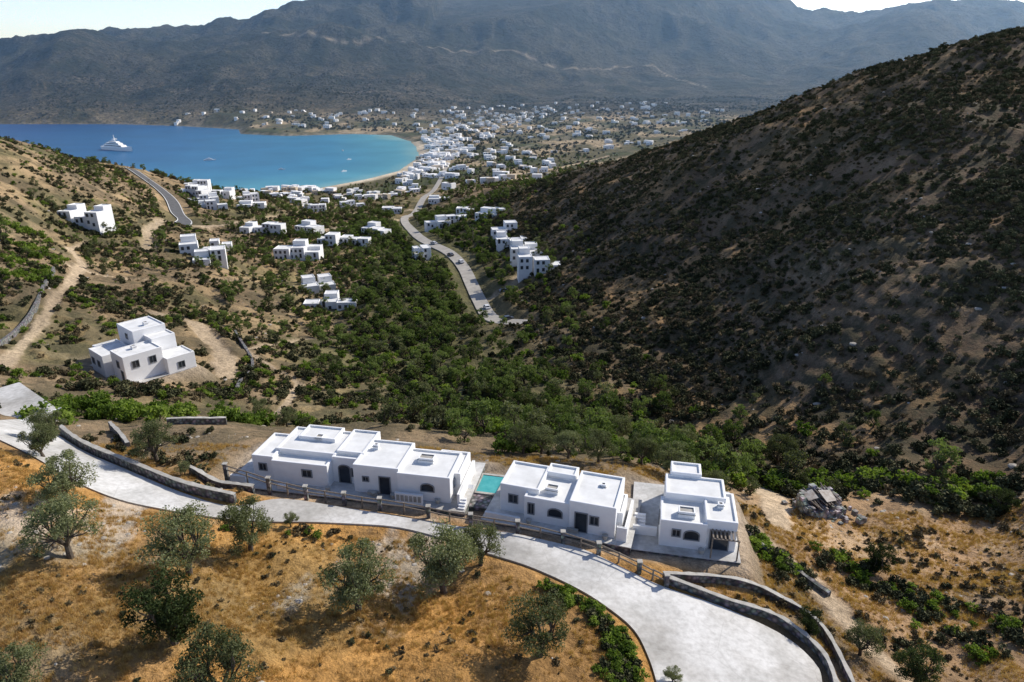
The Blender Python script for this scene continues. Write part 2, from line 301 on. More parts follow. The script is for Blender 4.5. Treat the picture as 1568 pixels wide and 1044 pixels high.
me.loops.add(Fc.size); me.loops.foreach_set('vertex_index',Fc.ravel()); me.polygons.add(len(Fc)); me.polygons.foreach_set('loop_start',np.arange(0,Fc.size,4)); me.update(calc_edges=True)
me.polygons.foreach_set('use_smooth',np.ones(len(Fc),bool))
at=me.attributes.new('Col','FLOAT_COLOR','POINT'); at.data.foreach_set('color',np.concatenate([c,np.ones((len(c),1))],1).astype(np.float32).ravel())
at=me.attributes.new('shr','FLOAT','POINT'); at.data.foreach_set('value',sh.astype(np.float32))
at=me.attributes.new('rugged','FLOAT','POINT'); at.data.foreach_set('value',m['mt'].astype(np.float32))
ground=bpy.data.objects.new('ground',me); COL.objects.link(ground)
mg,nt,bs=mat('hillside_ground'); pos=N(nt,'ShaderNodeNewGeometry').outputs['Position']
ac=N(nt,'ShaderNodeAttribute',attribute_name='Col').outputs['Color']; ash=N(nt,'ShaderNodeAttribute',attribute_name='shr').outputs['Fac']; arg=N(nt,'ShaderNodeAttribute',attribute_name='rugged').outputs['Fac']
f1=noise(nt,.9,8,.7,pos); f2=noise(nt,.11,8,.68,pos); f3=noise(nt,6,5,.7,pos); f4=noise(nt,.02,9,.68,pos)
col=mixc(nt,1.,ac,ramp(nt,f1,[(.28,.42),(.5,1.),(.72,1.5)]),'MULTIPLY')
col=mixc(nt,1.,col,ramp(nt,f3,[(.3,.7),(.7,1.3)]),'MULTIPLY'); col=mixc(nt,1.,col,ramp(nt,f4,[(.32,.6),(.68,1.35)]),'MULTIPLY')
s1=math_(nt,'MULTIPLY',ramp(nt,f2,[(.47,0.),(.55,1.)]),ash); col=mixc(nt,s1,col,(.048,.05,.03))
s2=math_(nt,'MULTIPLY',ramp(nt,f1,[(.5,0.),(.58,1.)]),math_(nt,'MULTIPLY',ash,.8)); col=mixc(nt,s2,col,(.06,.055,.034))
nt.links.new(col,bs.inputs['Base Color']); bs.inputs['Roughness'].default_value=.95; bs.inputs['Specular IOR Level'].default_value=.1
hgt=math_(nt,'ADD',math_(nt,'MULTIPLY',f2,4.),f1); hgt=math_(nt,'ADD',hgt,math_(nt,'MULTIPLY',math_(nt,'MULTIPLY',f4,arg),260.))
bump(nt,bs,hgt,.9,.45); me.materials.append(mg)
# ------------------------------------------------------------------ sea
xs=np.concatenate([np.linspace(-9500,-1700,14),np.linspace(-1600,300,150)]); ys=np.concatenate([np.linspace(50,650,8),np.linspace(680,2100,120),np.linspace(2300,9000,6)])
sx,sy=np.meshgrid(xs,ys); fx,fy=sx.ravel(),sy.ravel(); nx=len(xs); q=np.arange((len(ys)-1)*(nx-1)); b0=(q//(nx-1))*nx+q%(nx-1)
so=obj('sea',np.stack([fx,fy,0*fx],-1),np.stack([b0,b0+1,b0+nx+1,b0+nx],-1),[])
beach=np.array([(-266,1572),(-205,1430),(-178,1317),(-153,1160),(-160,983),(-190,902),(-236,822),(-289,794),(-330,760)])
d=pld(fx,fy,beach)+(fbm(fx/150,fy/150,3,91)-.5)*80
so.data.attributes.new('shore','FLOAT','POINT').data.foreach_set('value',np.clip(d/1400,0,1).astype(np.float32))
ms,nt,bs=mat('sea_water'); f=N(nt,'ShaderNodeAttribute',attribute_name='shore').outputs['Fac']
colr=ramp(nt,f,[(0,(.20,.38,.38)),(.025,(.08,.29,.37)),(.10,(.038,.20,.33)),(.3,(.015,.115,.26)),(.7,(.004,.05,.18))])
pos=N(nt,'ShaderNodeNewGeometry').outputs['Position']; w=noise(nt,.25,6,.7,pos); w2=noise(nt,.012,4,.6,pos)
nt.links.new(mixc(nt,1.,colr,ramp(nt,w2,[(.3,.85),(.7,1.12)]),'MULTIPLY'),bs.inputs['Base Color']); bs.inputs['Roughness'].default_value=.35; bs.inputs['Specular IOR Level'].default_value=.12; bump(nt,bs,w,.5,.5); so.data.materials.append(ms)
# ------------------------------------------------------------------ roads
def ribbon2(name,E1,E2,mt,lift,across=10,skirt=.6):
    k=len(E1); t=np.linspace(0,1,across+1); P=E1[:,None]*(1-t[None,:,None])+E2[:,None]*t[None,:,None]
    z=base(P[...,0].ravel(),P[...,1].ravel()).reshape(P.shape[:2])+lift
    n_=across+1; v=[]
    for a in range(k):
        row=[(P[a,b,0],P[a,b,1],z[a,b]) for b in range(n_)]
        v+= [(row[0][0],row[0][1],row[0][2]-skirt)]+row+[(row[-1][0],row[-1][1],row[-1][2]-skirt)]
    w=n_+2; f=[(a*w+b,(a+1)*w+b,(a+1)*w+b+1,a*w+b+1) for a in range(k-1) for b in range(w-1)]
    return obj(name,v,f,[mt])
def ribbon(name,p,w,mt,lift,off=0,across=4):
    t=np.gradient(p,axis=0); t/=np.linalg.norm(t,axis=1)[:,None]; nn=np.stack([-t[:,1],t[:,0]],-1)
    return ribbon2(name,p+nn*(off-w/2),p+nn*(off+w/2),mt,lift,across)
ribbon2('concrete_road',RF,RN,M_conc,.02,14)
ribbon('valley_road',vroad,5.6,M_lane,.12)
ribbon('asphalt_road',aroad,7.5,M_asph,.15)
for o_ in(-3.4,3.4): ribbon('road_edge_line',aroad,.35,M_paint,.22,o_,1)
# ------------------------------------------------------------------ walls and fence
def wall(name,pts,h,th,cap=True,sink=1.2,mt=None):
    p=cat(pts,8) if len(pts)>2 else np.array([np.array(pts[0])*(1-t)+np.array(pts[1])*t for t in np.linspace(0,1,12)])
    t=np.gradient(p,axis=0); t/=np.linalg.norm(t,axis=1)[:,None]; nn=np.stack([-t[:,1],t[:,0]],-1)
    z=terrain(p[:,0],p[:,1])[0]; z=np.convolve(np.pad(z,3,'edge'),np.ones(7)/7,'valid')
    b=MB()
    def strip(th,za,zb,mi):
        v=[]
        for i in range(len(p)):
            jit=rng.uniform(-.05,.05)
            a=p[i]+nn[i]*(th/2+jit); c_=p[i]-nn[i]*(th/2+jit); v+=[(a[0],a[1],z[i]+za),(a[0],a[1],z[i]+zb+jit*.6),(c_[0],c_[1],z[i]+zb+jit*.6),(c_[0],c_[1],z[i]+za)]
        f=[(i*4+j,i*4+(j+1)%4,(i+1)*4+(j+1)%4,(i+1)*4+j) for i in range(len(p)-1) for j in range(4)]+[(0,1,2,3),tuple(len(v)-4+j for j in(3,2,1,0))]
        b.add(v,f,mi)
    strip(th,-sink,h,0)
    if cap: strip(th+.02,h+.06,h+.12,1)
    return b.out(name,[mt or M_stone,M_cap])
wall('stone_wall',nums("-52,69.5 -44.8,62.8 -37.2,57.9 -30.4,54.1 -25.2,52.6"),.85,.42)
wall('stone_wall',nums("12.3,44.3 16.6,42.6 20.9,41.2 22.7,38.2 22.2,34.5"),.6,.32)
wall('stone_wall',nums("12.3,44.7 16.8,45.2 21.4,44.6 24.2,41.9 23.6,34.5"),.6,.32)
wall('stone_wall',[(-43,75.5),(-36.5,77.5)],.9,.4); wall('stone_wall',[(-49.5,74.5),(-41.5,64.5)],.8,.4)
wall('stone_wall',nums("-31.5,57.5 -28.2,56.2 -24.6,55.3"),.8,.4)
wall('stone_wall',nums("22,53 25.5,50 27.5,47"),.5,.4,cap=False)
wall('dry_stone_wall',nums("-100,120 -108,137 -117,160 -135,195"),1.0,.6,cap=False)
wall('dry_stone_wall',nums("-57,128 -62,150 -78,180"),1.0,.6,cap=False)
posts=nums("-28.2,57.9 -23.3,55.8 -19.5,54.8 -15.7,54.0 -12.2,53.1 -7.6,52.0 -3.7,51.0 0.5,49.8 4.4,48.6 7.3,47.0 10.4,45.1 12.4,43.9")
fp=[]
for i in range(len(posts)-1):
    for t in(0,.5): fp.append(posts[i]*(1-t)+posts[i+1]*t)
fp.append(posts[-1]); fp=np.array(fp); fz=base(fp[:,0],fp[:,1])
b=MB()
for i,(p,z) in enumerate(zip(fp,fz)):
    if i%2==0: b.box(p[0]-.17,p[0]+.17,p[1]-.17,p[1]+.17,z-.8,z+1.05,1); b.box(p[0]-.22,p[0]+.22,p[1]-.22,p[1]+.22,z+1.05,z+1.13,2)
    else: b.tube((p[0],p[1],z-.5),(p[0]+.03,p[1],z+.95),.09,.07,7)
    if i<len(fp)-1:
        for h in(.45,.88): b.tube((p[0],p[1],z+h+rng.uniform(-.04,.04)),(fp[i+1][0],fp[i+1][1],fz[i+1]+h+rng.uniform(-.04,.04)),.07,.06,7)
b.out('rail_fence',[M_wood,M_stone,M_cap])
# ------------------------------------------------------------------ terraces
def terrace(fr,u0,u1,v0,v1,z,depth=3.0,name='stone_terrace'):
    b=MB(); b.box(u0,u1,v0,v1,-depth,-.02,0); b.box(u0-.05,u1+.05,v0-.05,v1+.05,-.02,.05,1)
    return b.out(name,[M_stone,M_conc],loc=(fr[0],fr[1],z),rotz=math.radians(fr[2]))
terrace(F1,-2.2,22.0,-1.4,7.2,Z1-.05); terrace(F2,-1.2,12.4,-1.1,6.2,Z2-.05); terrace(F3,-2.4,6.8,-1.0,9.6,Z3-.05); terrace(FL,-1,13,-1.5,16,ZL-.1)
zd=float(base(np.array([-63.]),np.array([80.]))[0])+1.8
b=MB(); b.box(0,15,-3,6,-6,0,0); b.box(-.1,15.1,-3.1,-2.8,-.02,.8,0); b.box(14.8,15.1,-2.8,6,-.02,.8,0); b.box(.0,14.8,-2.8,6,-.01,.06,1)
b.out('parking_deck',[M_wall,M_conc],loc=(-73,82.5,zd),rotz=math.radians(-38))
# pool
b=MB(); b.box(0,6.2,0,6,-2.5,0,0)
b.box(1.9,2.2,2.2,5.8,0,.12,2);b.box(5.2,5.5,2.2,5.8,0,.12,2);b.box(2.2,5.2,2.2,2.5,0,.12,2);b.box(2.2,5.2,5.5,5.8,0,.12,2)
b.add([(2.2,2.5,.06),(5.2,2.5,.06),(5.2,5.5,.06),(2.2,5.5,.06)],[(0,1,2,3)],3)
M_pool=simple('pool_water',(.05,.32,.33),(.10,.42,.42),1.5,.08,.2,.02)
b.out('swimming_pool',[M_stone,M_conc,M_cap,M_pool],loc=(-6.2,54.8,91.75),rotz=math.radians(-12))
def lounger(x,y,z,r):
    b=MB(); b.box(0,1.3,0,.62,.28,.36,0); b.add([(1.3,0,.30),(1.3,.62,.30),(1.9,.62,.72),(1.9,0,.72),(1.3,0,.36),(1.3,.62,.36),(1.88,.62,.78),(1.88,0,.78)],[(0,1,2,3),(4,7,6,5),(0,4,5,1),(1,5,6,2),(2,6,7,3),(3,7,4,0)],0)
    for a,c_ in((.1,.05),(.1,.57),(1.6,.05),(1.6,.57)): b.box(a-.03,a+.03,c_-.03,c_+.03,0,.3,1)
    b.out('sun_lounger',[M_wall,M_wood],loc=(x,y,z),rotz=r)
lounger(-5.6,55.3,91.75,1.2); lounger(-4.4,55.0,91.75,1.2)
# ------------------------------------------------------------------ houses
HM=[M_wall,M_roof,M_frame,M_glass,M_cap,M_stone,M_wood]
def house(name,fr,z0,blocks,ops,extra=None,depth=2.0,sc=(1,1,1)):
    root=bpy.data.objects.new(name,None); COL.objects.link(root); root.location=(fr[0],fr[1],z0); root.rotation_euler[2]=math.radians(fr[2]); root.scale=sc
    b=MB()
    for q in blocks: b.block(q[0],q[1],q[2],q[3],-depth,q[4])
    w=b.out('walls_and_roof',HM,parent=root)
    bv=w.modifiers.new('bevel','BEVEL'); bv.width=.06; bv.segments=2; bv.limit_method='ANGLE'
    b=MB()
    for o_ in ops: b.opening(*o_[:5],side=o_[5],arch=o_[6])
    b.out('windows_and_doors',HM,parent=root)
    if extra:
        b=MB(); extra(b); b.out('roof_and_yard_details',HM,parent=root)
    return root
def chimney(b,u,v,z,w=.9,d=.7,h=.75):
    b.block(u,u+w,v,v+d,z-.3,z+h,t=.12,dp=.12,wm=0,rm=4); b.box(u-.08,u+w+.08,v-.08,v+.1,z+h*.55,z+h*.6,4)
def pot(b,u,v,r=.28,h=.5):
    b.tube((u,v,0),(u,v,h),r*.7,r,10,4)
def e1(b):
    chimney(b,16.6,2.2,2.95,1.5,1.0,.55); chimney(b,5,4.2,3.2,.8,.8,.35)
    chimney(b,11.6,3.4,3.3,.5,.5,.5)
    b.block(15.2,17.9,-1.15,-.9,-.3,1.15,t=.08,dp=.03)
    for i in range(6): b.box(15.35+i*.42,15.65+i*.42,-1.18,-1.14,.25,.95,4)
    b.block(-2.0,-.4,-.8,-.5,-.3,.8,t=.08,dp=.03); b.box(8.4,10.6,1.35,2.15,-.1,.4,0)
    for i in range(4): b.box(21.3,21.9,-1.2+i*.3,-.9+i*.3,-.3,.15+i*.17,0)
    b.block(21.1,21.35,-.6,6,-.3,1.4,t=.06,dp=.03)
    b.box(12.2,13.2,-.55,-.15,-.1,.42,4); b.block(3.2,4.2,-1.2,-.9,-.2,.5,t=.08,dp=.03)
    for u in(8.2,12.9,14.8,19.2): pot(b,u,-.55)
house('whitewashed_house',F1,Z1,[(0,2.3,.3,5.2,3.0),(2.2,8.05,0,1.9,2.75),(1.9,8.3,1.7,6.6,3.25),(8.2,11.1,2.1,6.9,3.45),(8.05,11.0,1.2,2.3,3.2),(10.75,15.35,-.1,5.3,3.4),(15.2,20.4,-.35,4.7,3.1),(18.0,21.0,1.2,5.6,2.7),(3.2,7.2,4.2,6.9,3.5)],
 [(1.1,1.2,.7,.8,.3,'f',False),(5.9,1.15,.9,.8,0,'f',False),(9.3,.05,1.1,2.2,1.2,'f',True),(10.35,1.0,.5,.9,1.2,'f',False),(13.9,.05,1.0,2.15,-.1,'f',False),(18.2,1.25,1.2,.85,-.35,'f',True),(1.3,1.2,.9,.9,20.4,'r',False),(12.0,1.5,.5,.5,-.1,'f',False)],e1,sc=(1,.93,.88))
def e2(b):
    chimney(b,4.3,1.4,2.7,1.2,.9,.6); chimney(b,9.2,3.2,3.1,.5,.5,.5)
    b.block(-1,2.4,-.9,-.65,-.3,.7,t=.06,dp=.03); b.block(11.4,12.3,-.6,-.35,-.3,1.6,t=.06,dp=.03); b.block(12.0,12.25,-.3,5,-.3,1.2,t=.06,dp=.03)
    b.box(6.9,7.9,-.75,-.45,-.1,.42,4); pot(b,10.4,-.7); pot(b,3.2,-.5)
house('whitewashed_house',F2,Z2,[(0,3.8,.9,5.6,3.25),(2.6,7.1,0,4.6,2.85),(3.7,6.6,4.4,6.2,3.3),(6.95,11.2,-.3,5.4,3.5),(11.1,11.7,.8,4.2,2.3)],
 [(1.3,1.2,.8,.9,.9,'f',False),(3.3,.9,.5,1.2,0,'f',False),(5.6,1.05,1.25,.9,0,'f',True),(8.1,.05,1.05,2.2,-.3,'f',False),(9.3,1.2,.7,.9,-.3,'f',False)],e2,sc=(.97,.9,.88))
def e3(b):
    chimney(b,1.5,.9,2.85,1.4,1.0,.6); chimney(b,4.9,2.6,3.2,.5,.5,.4)
    for i in range(7): b.box(4.35+i*.33,4.47+i*.33,-.95,.35,2.28,2.36,6)
    b.box(4.3,6.6,-1.0,-.9,2.18,2.27,6)
    for u in(4.35,6.5): b.tube((u,-.95,0),(u,-.95,2.2),.07,.06,8,6)
    b.block(-2.3,-.2,1.2,1.45,-.3,1.0,t=.06,dp=.03)
    for i in range(5): b.box(-2.2,-1.2,2+i*.32,2.3+i*.32,-.1,.17*(i+1),0)
    pot(b,3.6,-.5)
house('whitewashed_house',F3,Z3,[(0,3.95,0,3.9,2.95),(3.8,6.45,.35,5.2,3.3),(.4,5.7,3.7,7.2,3.55),(.9,3.7,7.05,9.2,3.9)],
 [(2.7,1.1,1.2,.95,0,'f',True),(5.05,.05,1.5,2.1,.35,'f',False),(1.4,1.3,.6,.7,0,'f',False),(2.2,1.2,.9,.9,0,'l',False)],e3,sc=(1,.93,.9))
house('whitewashed_house',FL,ZL,[(0,6.9,0,5.4,5.3),(6.8,12,-1.4,3.4,3.1),(-1.2,4.2,6.4,12.5,4.2),(4.9,11,7,14,7.2),(6.8,11.2,3.8,7.2,5.9),(1.5,5,5.3,7.2,3.5),(.5,5,12.4,16,3.4)],
 [(2.0,2.7,1.1,1.3,0,'f',False),(5.0,2.7,1.1,1.3,0,'f',False),(9.3,.6,1.1,1.2,-1.4,'f',False),(2.5,2.6,1.0,1.3,0,'l',False),(8.4,1.5,1.1,1.2,-1.2,'l',False),(11,1.5,1.1,1.2,-1.2,'l',False),(10,5,.9,1,4.9,'l',False),(1.2,.1,1.0,2.1,0,'l',False)],
 lambda b:(chimney(b,3,3,5.1,.8,.8,.7),chimney(b,8,9,7.0,.8,.8,.7)),depth=4,sc=(1.1,1.08,1.05))
HS=nums("-179,280,25.7 -127.8,275,16.2 -120.6,266,13.1 -140,380,25 -105.6,324,19.7 -91.4,362,28 -69.4,246,18.7 -78.5,267,13.4 -38,402,25 2,318,18 8.5,290,18 12,264,18 -3,340,14 -221,472,22 -206,453,22 -192,438,20 -41.8,317,9 -121.5,400,15.5 -80,385,18.4 -133.7,308,9 -28,423,14.2 -94.3,535,15.4 -15.9,385,14.5 -150,520,18 -130,560,20 -60,560,16 -232,505,20 -215,500,18 -200,520,18 -180,470,16 -175,560,16")
for x,y,w in HS:
    R=random.Random(int(x*31+y*7)); ang=R.uniform(-30,30); z=gz(x,y); bl=[];op=[]
    u=-w/2; kk=max(2,int(w/5.5))
    for i in range(kk):
        bw=w/kk*R.uniform(.85,1.2); h=R.choice([3,3.3,3.6,5.6,6]); v0=R.uniform(-4,3)+i*.013; bl.append((u,u+bw,v0,v0+R.uniform(5,8),h))
        for j in range(int(bw//2.4)):
            op.append((u+1.2+j*2.2,1.0 if R.random()<.7 else .05,.9,1.2 if R.random()<.7 else 2,v0,'f',False))
            if h>5: op.append((u+1.2+j*2.2,3.8,.9,1.2,v0,'f',False))
        if R.random()<.5: bl.append((u+.7,u+bw-.5,v0+5.1,v0+10,h+R.choice([-.7,1.6,2.2])))
        u+=w/kk
    house('white_village_house',(x,y,ang),z,bl,op,depth=5)
# distant village mass
b=MB()
vp=nums("-150,1330 -263,1700 -550,1900 -300,2050 37,2350 500,2300 600,2000 420,1600 300,1300 150,950 20,760 -60,700 -150,760")
def vb(x,y,s=1):
    z=gz(x,y)
    if z<1.5 : return
    a=rng.uniform(-.6,.6); ca,sa=math.cos(a),math.sin(a)
    for k in range(rng.integers(1,4)):
        w,d,h=rng.uniform(5,12)*s,rng.uniform(5,9)*s,rng.choice([3.2,3.5,6,6.4])*s; ox,oy=rng.uniform(-7,7)*(k>0),rng.uniform(-5,5)*(k>0)
        c_=[(ox-w/2,oy-d/2),(ox+w/2,oy-d/2),(ox+w/2,oy+d/2),(ox-w/2,oy+d/2)]; c_=[(x+p*ca-q*sa,y+p*sa+q*ca) for p,q in c_]
        mi=0 if rng.random()<.85 else 1
        b.add([(p,q,z-6) for p,q in c_]+[(p,q,z+h) for p,q in c_],[(0,1,5,4),(1,2,6,5),(2,3,7,6),(3,0,4,7),(4,5,6,7)],mi)
        for t in(.25,.6):
            p0=np.array(c_[0])*(1-t)+np.array(c_[1])*t; p1=np.array(c_[0])*(1-t-.15)+np.array(c_[1])*(t+.15); nx_,ny_=sa*.1,-ca*.1
            b.add([(p0[0]+nx_,p0[1]+ny_,z+1),(p1[0]+nx_,p1[1]+ny_,z+1),(p1[0]+nx_,p1[1]+ny_,z+2.4),(p0[0]+nx_,p0[1]+ny_,z+2.4)],[(0,1,2,3)],2)
cx=rng.uniform(-560,620,9000); cy=rng.uniform(700,2400,9000); ins=polysd(cx,cy,vp)<0; dn=fbm(cx/130,cy/130,3,95); dr=pld(cx,cy,nums("-110,760 -95,1100 -90,1300 -60,1600 40,1900"))
ok=ins&(rng.random(9000)<sstep(.47,.68,dn)*.18+.03+.5*np.exp(-dr/55))
for x,y in list(zip(cx[ok],cy[ok]))[:380]: vb(x,y,1.0)
for x,y in zip(*[v for v in (lambda t:(np.interp(t,np.linspace(0,1,9),beach[:,0])+rng.uniform(22,70,200),np.interp(t,np.linspace(0,1,9),beach[:,1])+rng.uniform(-20,10,200)))(rng.uniform(.12,.93,200))]): vb(x,y,.9)
for x,y in zip(rng.uniform(-900,-350,44),rng.uniform(1660,1950,44)): vb(x,y,1)
for x,y in zip(rng.uniform(-270,-110,34),rng.uniform(640,790,34)): vb(x,y,.75)
M_tan=simple('ochre_plaster',(.45,.38,.28),(.58,.5,.4),.2,.9,0)
b.out('distant_village',[M_wall,M_tan,M_glass])
# ------------------------------------------------------------------ ruin
b=MB(); R=random.Random(3)
for i in range(60):
    t=i/60*2*math.pi; rr=2.2 if abs(math.cos(t))>.5 else 1.8; s=R.uniform(.22,.42); h=R.uniform(1.0,2.3) if math.sin(t)>-.2 else R.uniform(.3,1.3)
    x,y=rr*math.cos(t),rr*.8*math.sin(t)
    zz=-.8
    while zz<h:
        q=R.uniform(.28,.45); jx,jy=R.uniform(-.08,.08),R.uniform(-.08,.08); b.box(x-s+jx,x+s+jx,y-s*.8+jy,y+s*.8+jy,zz,zz+q,0); zz+=q+.01
for i in range(9):
    x=-1.5+i*.38; b.tube((x,-1.5,1.5+R.uniform(-.2,.5)),(x+R.uniform(-.6,.6),1.6,2.3+R.uniform(-.4,.4)),.08,.06,6,1)
b.add([(-.2,-1.2,2.05),(1.4,-1.0,1.8),(1.5,.4,2.3),(-.1,.5,2.5)],[(0,1,2,3)],2); b.add([(-1.8,-.2,1.9),(-.6,-.3,2.1),(-.5,1.0,2.4),(-1.7,1.1,2.1)],[(0,1,2,3)],2)
for i in range(60):
    x,y=R.uniform(-4,4),R.uniform(-3.4,2.5); s=R.uniform(.1,.3); b.box(x-s,x+s,y-s,y+s,-.4,s*1.1,0)
b.out('ruined_stone_hut',[mk_stone('pale_rubble',(.14,.13,.11),(.52,.48,.42),1.7),M_wood,simple('rusty_sheet',(.25,.2,.16),(.5,.47,.43),2,.7,.1,.01)],loc=(35,65.5,gz(35,65.5)),rotz=.3)
# ------------------------------------------------------------------ vehicles and boats
def car(x,y,ang,colr):
    mc=simple('car_paint',colr,colr,1,.3,0,spec=.5); b=MB()
    prof=[(-2.1,.35),(2.1,.35),(2.15,.75),(1.2,.92),(.6,1.42),(-1.1,1.45),(-1.75,.98),(-2.12,.9)]
    hw=.85
    v=[(px,-hw*(.85 if pz>1.2 else 1),pz) for px,pz in prof]+[(px,hw*(.85 if pz>1.2 else 1),pz) for px,pz in prof]; k=8
    b.add(v,[tuple(range(k-1,-1,-1)),tuple(range(k,2*k))]+[(j,(j+1)%k,k+(j+1)%k,k+j) for j in range(k)],0)
    b.add([(1.13,-.72,.97),(1.13,.72,.97),(.66,.66,1.38),(.66,-.66,1.38)],[(0,1,2,3)],1); b.add([(-1.72,.7,1.03),(-1.72,-.7,1.03),(-1.18,-.66,1.4),(-1.18,.66,1.4)],[(0,1,2,3)],1)
    for s in(-1,1):
        b.add([(-1.5,s*.865,1.0),(.95,s*.865,.98),(.5,s*.76,1.36),(-1.05,s*.76,1.38)],[(0,1,2,3)],1)
        for wx in(-1.3,1.35): b.tube((wx,s*.62,.33),(wx,s*.88,.33),.33,.33,14,2)
    b.out('parked_car',[mc,M_glass,M_asph],loc=(x,y,float(base(np.array([x]),np.array([y]))[0])+.12),rotz=ang)
car(-9.5,243,1.9,(.7,.7,.7)); car(-1.5,222,.4,(.05,.06,.08)); car(-24,312,2.0,(.7,.7,.72)); car(-30,325,2.2,(.1,.1,.12)); car(-41,352,2.3,(.6,.6,.62)); car(-3,262,.3,(.3,.3,.32))
def ship(name,x,y,ang,L):
    b=MB(); st=[(-.5,.075,0),(-.3,.085,0),(0,.085,.0),(.25,.065,.01),(.4,.035,.02),(.5,.003,.03)]; v=[]
    for sx_,hw,sh_ in st: v+=[(sx_*L,-hw*L*.75,-.02*L),(sx_*L,-hw*L,(.07+sh_)*L),(sx_*L,hw*L,(.07+sh_)*L),(sx_*L,hw*L*.75,-.02*L)]
    f=[(i*4+j,i*4+j+1,(i+1)*4+j+1,(i+1)*4+j) for i in range(5) for j in range(3)]+[(0,1,2,3)]; b.add(v,f,0)
    for x0,x1,hw,z0,z1 in((-.38,.22,.065,.07,.115),(-.3,.12,.055,.115,.155),(-.2,.04,.045,.155,.185)):
        b.add([(x0*L,-hw*L,z0*L),(x1*L+.03*L,-hw*L,z0*L),(x1*L+.03*L,hw*L,z0*L),(x0*L,hw*L,z0*L),(x0*L,-hw*L,z1*L),(x1*L,-hw*L*.9,z1*L),(x1*L,hw*L*.9,z1*L),(x0*L,hw*L,z1*L)],[(4,5,6,7),(0,1,5,4),(1,2,6,5),(2,3,7,6),(3,0,4,7)],0)
        b.box(x0*L+1,x1*L-1,-hw*L-.05,hw*L+.05,(z0*.6+z1*.4)*L,(z0*.3+z1*.7)*L,1)
    b.tube((-.05*L,0,.18*L),(-.07*L,0,.32*L),.012*L,.004*L,6,0); b.box(-.09*L,-.03*L,-.05*L,.05*L,.225*L,.235*L,0)
    b.out(name,[M_wall,M_glass],loc=(x,y,0),rotz=ang)
ship('motor_yacht',-705,1262,-.5,82); ship('small_boat',-478,1110,.3,18); ship('small_boat',-236,980,1.,10); ship('small_boat',-300,1250,2.,10); ship('small_boat',-330,1000,.2,10); ship('small_boat',-260,1120,.9,9)
def pole(x,y,h=8):
    b=MB(); b.tube((0,0,-1),(0,0,h),.16,.1,8); b.box(-.9,.9,-.07,.07,h-.9,h-.75)
    for u in(-.8,0,.8): b.tube((u,0,h-.75),(u,0,h-.5),.05,.04,6)
    b.out('utility_pole',[M_wood],loc=(x,y,gz(x,y)))
for x,y in((-246,447),(-222,424),(-206,396),(-60,430),(-20,345)): pole(x,y)
# ------------------------------------------------------------------ vegetation
def leaves(cs,rad,cnt,size,asp,R,flat=.8):
    V=[]
    for (c_,r_) in zip(cs,rad):
        p=R.normal(size=(cnt,3)); p/=np.linalg.norm(p,axis=1)[:,None]; p*=(R.random((cnt,1))**.45)*r_; p[:,2]*=flat; p+=c_
        d=R.normal(size=(cnt,3)); d/=np.linalg.norm(d,axis=1)[:,None]; e=np.cross(d,R.normal(size=(cnt,3))); e/=np.linalg.norm(e,axis=1)[:,None]
        s=size*R.uniform(.6,1.3,(cnt,1)); V.append(np.stack([p-d*s-e*s*asp*.2,p+e*s*asp,p+d*s,p-e*s*asp],1).reshape(-1,3))
    V=np.concatenate(V); F=np.arange(len(V)).reshape(-1,4); return V,F
def make_tree(name,seed,leafm,w=5,nc=26,per=120,lsize=.13,low=.35,trunk=True,asp=.45):
    R=np.random.default_rng(seed); b=MB(); H=w*.95; fork=(R.uniform(-.05,.05)*w,R.uniform(-.05,.05)*w,.2*H)
    cs=[];rd=[]
    for i in range(nc):
        t=R.uniform(0,2*math.pi); q=R.random()**.6; zz=R.uniform(low,1.0); env=math.sqrt(max(.05,1-((zz-.62)/.45)**2))
        cs.append(np.array([math.cos(t)*q*.42*w*env,math.sin(t)*q*.42*w*env,zz*H*.9])); rd.append(w*R.uniform(.085,.16))
    if trunk:
        b.tube((0,0,-.5*w/5),(fork[0]*.5,fork[1]*.5,.1*H),.05*w,.04*w,9); b.tube((fork[0]*.5,fork[1]*.5,.1*H),fork,.04*w,.034*w,9)
        limbs=[]
        for i in range(5):
            t=2*math.pi*(i+R.uniform(-.3,.3))/5; m1=Vector((fork[0]+math.cos(t)*.14*w,fork[1]+math.sin(t)*.14*w,.40*H)); b.tube(fork,m1,.026*w,.018*w,6); limbs.append(m1)
        for c_ in cs:
            m1=min(limbs,key=lambda l:(l-Vector(c_)).length); mid=(m1*.45+Vector(c_)*.55)+Vector((R.uniform(-.03,.03)*w,R.uniform(-.03,.03)*w,-.03*w)); b.tube(m1,mid,.012*w,.008*w,5); b.tube(mid,c_,.008*w,.003*w,5)
    V,F=leaves(cs,rd,per,lsize,asp,R,.75); k=len(b.v)
    v=b.v+[tuple(x) for x in V]; f=b.f+[tuple(int(i)+k for i in q) for q in F]; mi=[0]*len(b.f)+[1]*len(F)
    me=bpy.data.meshes.new(name); me.from_pydata(v,[],f); me.materials.append(M_bark); me.materials.append(leafm); me.polygons.foreach_set('material_index',mi); me.update(); return me
olv=[make_tree('olive_tree',100+i,L_olive,5,32+i*2,230,.085) for i in range(5)]
car_=[make_tree('carob_tree',200+i,L_carob,5,38,250,.08,low=.22,asp=.6) for i in range(2)]
def place(me,name,x,y,w,ref=5,hs=1):
    o=bpy.data.objects.new(name,me); COL.objects.link(o); o.location=(x,y,gz(x,y)-.05); s=w/ref; o.scale=(s,s,s*hs); o.rotation_euler[2]=random.uniform(0,6.28); return o
